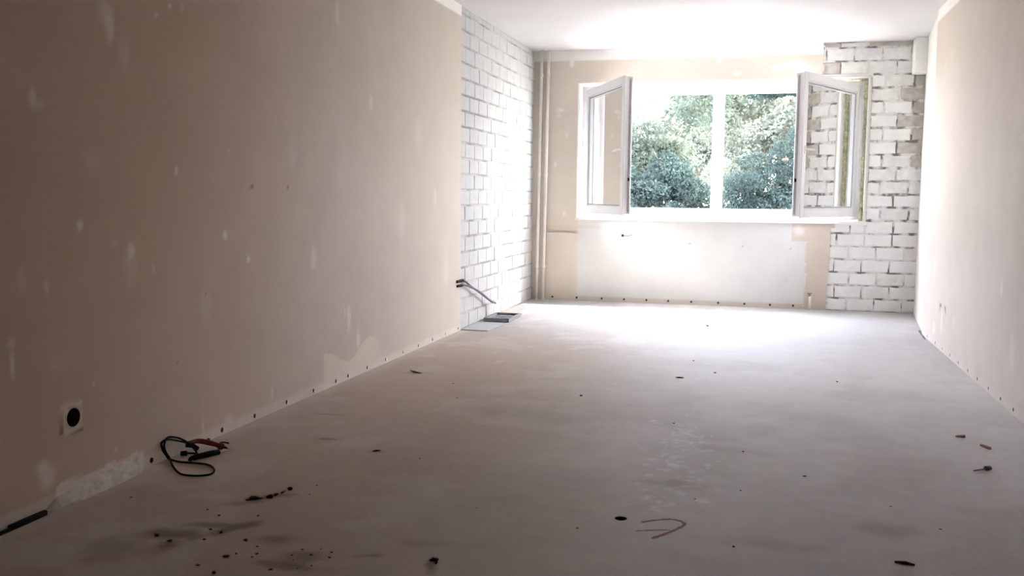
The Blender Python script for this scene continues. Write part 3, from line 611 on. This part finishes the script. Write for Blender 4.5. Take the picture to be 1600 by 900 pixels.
# ------------------------------------------------------------ outside
bm = bmesh.new(); bmesh.ops.create_grid(bm, x_segments=30, y_segments=30, size=30)
for v in bm.verts: v.co = Vector((v.co.x, v.co.y+D+31, -1.2+.02*max(0, v.co.y+30)+.1*math.sin(v.co.x*.5)))
g = bm_obj('ground', bm, mat('grass_ground', (.30, .30, .25), .95, noise=.3, nscale=3)); struct(g)
def leaf_mat(name, col, trans, tf):
    m = bpy.data.materials.new(name); m.use_nodes = True; t = m.node_tree; t.nodes.clear()
    o = t.nodes.new('ShaderNodeOutputMaterial'); d = t.nodes.new('ShaderNodeBsdfDiffuse'); r = t.nodes.new('ShaderNodeBsdfTranslucent'); x = t.nodes.new('ShaderNodeMixShader')
    geo = t.nodes.new('ShaderNodeNewGeometry'); n = t.nodes.new('ShaderNodeTexNoise'); n.inputs['Scale'].default_value = 2.2; t.links.new(geo.outputs['Position'], n.inputs['Vector'])
    mr = t.nodes.new('ShaderNodeMapRange'); mr.inputs[1].default_value = .35; mr.inputs[2].default_value = .65; mr.inputs[3].default_value = .7; mr.inputs[4].default_value = 1.3; t.links.new(n.outputs[0], mr.inputs[0])
    for nd, c in ((d, col), (r, trans)):
        s = t.nodes.new('ShaderNodeVectorMath'); s.operation = 'SCALE'; s.inputs[0].default_value = c; t.links.new(mr.outputs[0], s.inputs[3]); t.links.new(s.outputs[0], nd.inputs['Color'])
    x.inputs[0].default_value = tf; t.links.new(d.outputs[0], x.inputs[1]); t.links.new(r.outputs[0], x.inputs[2]); t.links.new(x.outputs[0], o.inputs[0]); return m
def leaves(name, P, size, mt, parent, seed, droop=0):
    g = np.random.default_rng(seed); n = len(P); a = g.normal(size=(n, 3)); a[:, 2] -= droop; a /= np.linalg.norm(a, axis=1)[:, None]
    b = np.cross(a, g.normal(size=(n, 3))); b /= np.linalg.norm(b, axis=1)[:, None]; s = size*g.uniform(.6, 1.3, n)[:, None]
    V = np.stack([P-a*s, P+b*s*.45, P+a*s, P-b*s*.45], 1).reshape(-1, 3)
    me = bpy.data.meshes.new(name); me.vertices.add(4*n); me.vertices.foreach_set('co', V.ravel().astype('f')); me.loops.add(4*n); me.loops.foreach_set('vertex_index', np.arange(4*n, dtype='i'))
    me.polygons.add(n); me.polygons.foreach_set('loop_start', np.arange(0, 4*n, 4, dtype='i')); me.update(calc_edges=True); me.materials.append(mt)
    o = link(name, me, parent); o['kind'] = 'stuff'; return o
def blobs(centers, n, seed):
    g = np.random.default_rng(seed); C = np.array([c[:3] for c in centers]); Rr = np.array([c[3:6] for c in centers]); w = np.prod(Rr, 1)**.66; k = g.choice(len(C), n, p=w/w.sum())
    d = g.normal(size=(n, 3)); d /= np.linalg.norm(d, axis=1)[:, None]; r = g.uniform(.25, 1, n)**.45
    return C[k]+d*Rr[k]*r[:, None]
def tree(name, base, trunk, centers, n, size, mt, label, seed, group=None, droop=0):
    e = empty(name, base); tag(e, label, 'tree', group); bm = bmesh.new(); tube(bm, trunk, [.16, .13, .09, .05][:len(trunk)] if len(trunk) <= 4 else .1, 10)
    top = Vector(trunk[-2])
    for c in ([] if name == 'conifer' else centers[::3]): tube(bm, [top, top.lerp(Vector(c[:3]), .5)+Vector((0, 0, .1)), Vector(c[:3])], [.022, .014, .005], 5)
    t_ = bm_obj('trunk', bm, m_bark, e, True)
    P = blobs(centers, n, seed)-np.array(base); leaves('foliage', P, size, mt, e, seed, droop); return e
m_bark = mat('bark', (.16, .13, .10), .95, noise=.3, nscale=10)
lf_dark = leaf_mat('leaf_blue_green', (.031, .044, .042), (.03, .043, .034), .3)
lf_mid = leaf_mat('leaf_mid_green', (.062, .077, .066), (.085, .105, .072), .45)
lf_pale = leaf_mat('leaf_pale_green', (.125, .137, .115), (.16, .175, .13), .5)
rr = random.Random(9)
def cl(cx, cy, cz, sx, sy, sz, n, r): return [(cx+rr.gauss(0, sx), cy+rr.gauss(0, sy), cz+rr.gauss(0, sz), r*rr.uniform(.6, 1.3), r*rr.uniform(.6, 1.1), r*rr.uniform(.5, 1)) for _ in range(n)]
tree('shrub', (-2.0, 14.6, -1.1), [(-2.0, 14.6, -1.1), (-1.95, 14.6, -.6), (-1.9, 14.6, -.1), (-1.9, 14.6, .4)], cl(-1.75, 14.8, .75, .40, .2, .42, 22, .36), 26000, .034, lf_dark, 'dark blue-green shrub low outside the left half of the window', 1)
tree('broadleaf_tree', (-2.9, 18, -1.1), [(-2.9, 18, -1.1), (-2.9, 18, 1), (-2.7, 18, 3), (-2.6, 18, 4)], cl(-2.4, 18, 2.2, 1.1, .35, 1.3, 34, .55), 30000, .045, lf_mid, 'leafy mid green tree outside the left half of the window behind the dark shrub', 2)
con = []
for i in range(90):                                                   # lower skirt of boughs: rises towards the trunk
    x = rr.uniform(-.55, 2.4); zt = 1.2+(x+.5)*1.0
    z = rr.uniform(.2, min(zt, 2.10+.12*(x-.5)))
    con.append((x, 14.6+rr.uniform(-.35, .35), z, .34, .3, .16))
for i in range(30):
    x = rr.uniform(-.25, 2.4); con.append((x, 14.6+rr.uniform(-.3, .3), 2.60+.14*rr.random()-.03*x, .26, .25, .11))
for i in range(24):
    x = rr.uniform(.3, 3); con.append((x, 14.6+rr.uniform(-.3, .3), rr.uniform(3.1, 4.4), .3, .25, .14))
tree('conifer', (1.9, 14.6, -1.1), [(1.9, 14.6, -1.1), (1.9, 14.6, 1.2), (1.95, 14.6, 3.2), (1.95, 14.6, 4.6)], con, 95000, .028, lf_dark, 'blue-green conifer with sweeping boughs outside the right half of the window', 3, droop=.5)
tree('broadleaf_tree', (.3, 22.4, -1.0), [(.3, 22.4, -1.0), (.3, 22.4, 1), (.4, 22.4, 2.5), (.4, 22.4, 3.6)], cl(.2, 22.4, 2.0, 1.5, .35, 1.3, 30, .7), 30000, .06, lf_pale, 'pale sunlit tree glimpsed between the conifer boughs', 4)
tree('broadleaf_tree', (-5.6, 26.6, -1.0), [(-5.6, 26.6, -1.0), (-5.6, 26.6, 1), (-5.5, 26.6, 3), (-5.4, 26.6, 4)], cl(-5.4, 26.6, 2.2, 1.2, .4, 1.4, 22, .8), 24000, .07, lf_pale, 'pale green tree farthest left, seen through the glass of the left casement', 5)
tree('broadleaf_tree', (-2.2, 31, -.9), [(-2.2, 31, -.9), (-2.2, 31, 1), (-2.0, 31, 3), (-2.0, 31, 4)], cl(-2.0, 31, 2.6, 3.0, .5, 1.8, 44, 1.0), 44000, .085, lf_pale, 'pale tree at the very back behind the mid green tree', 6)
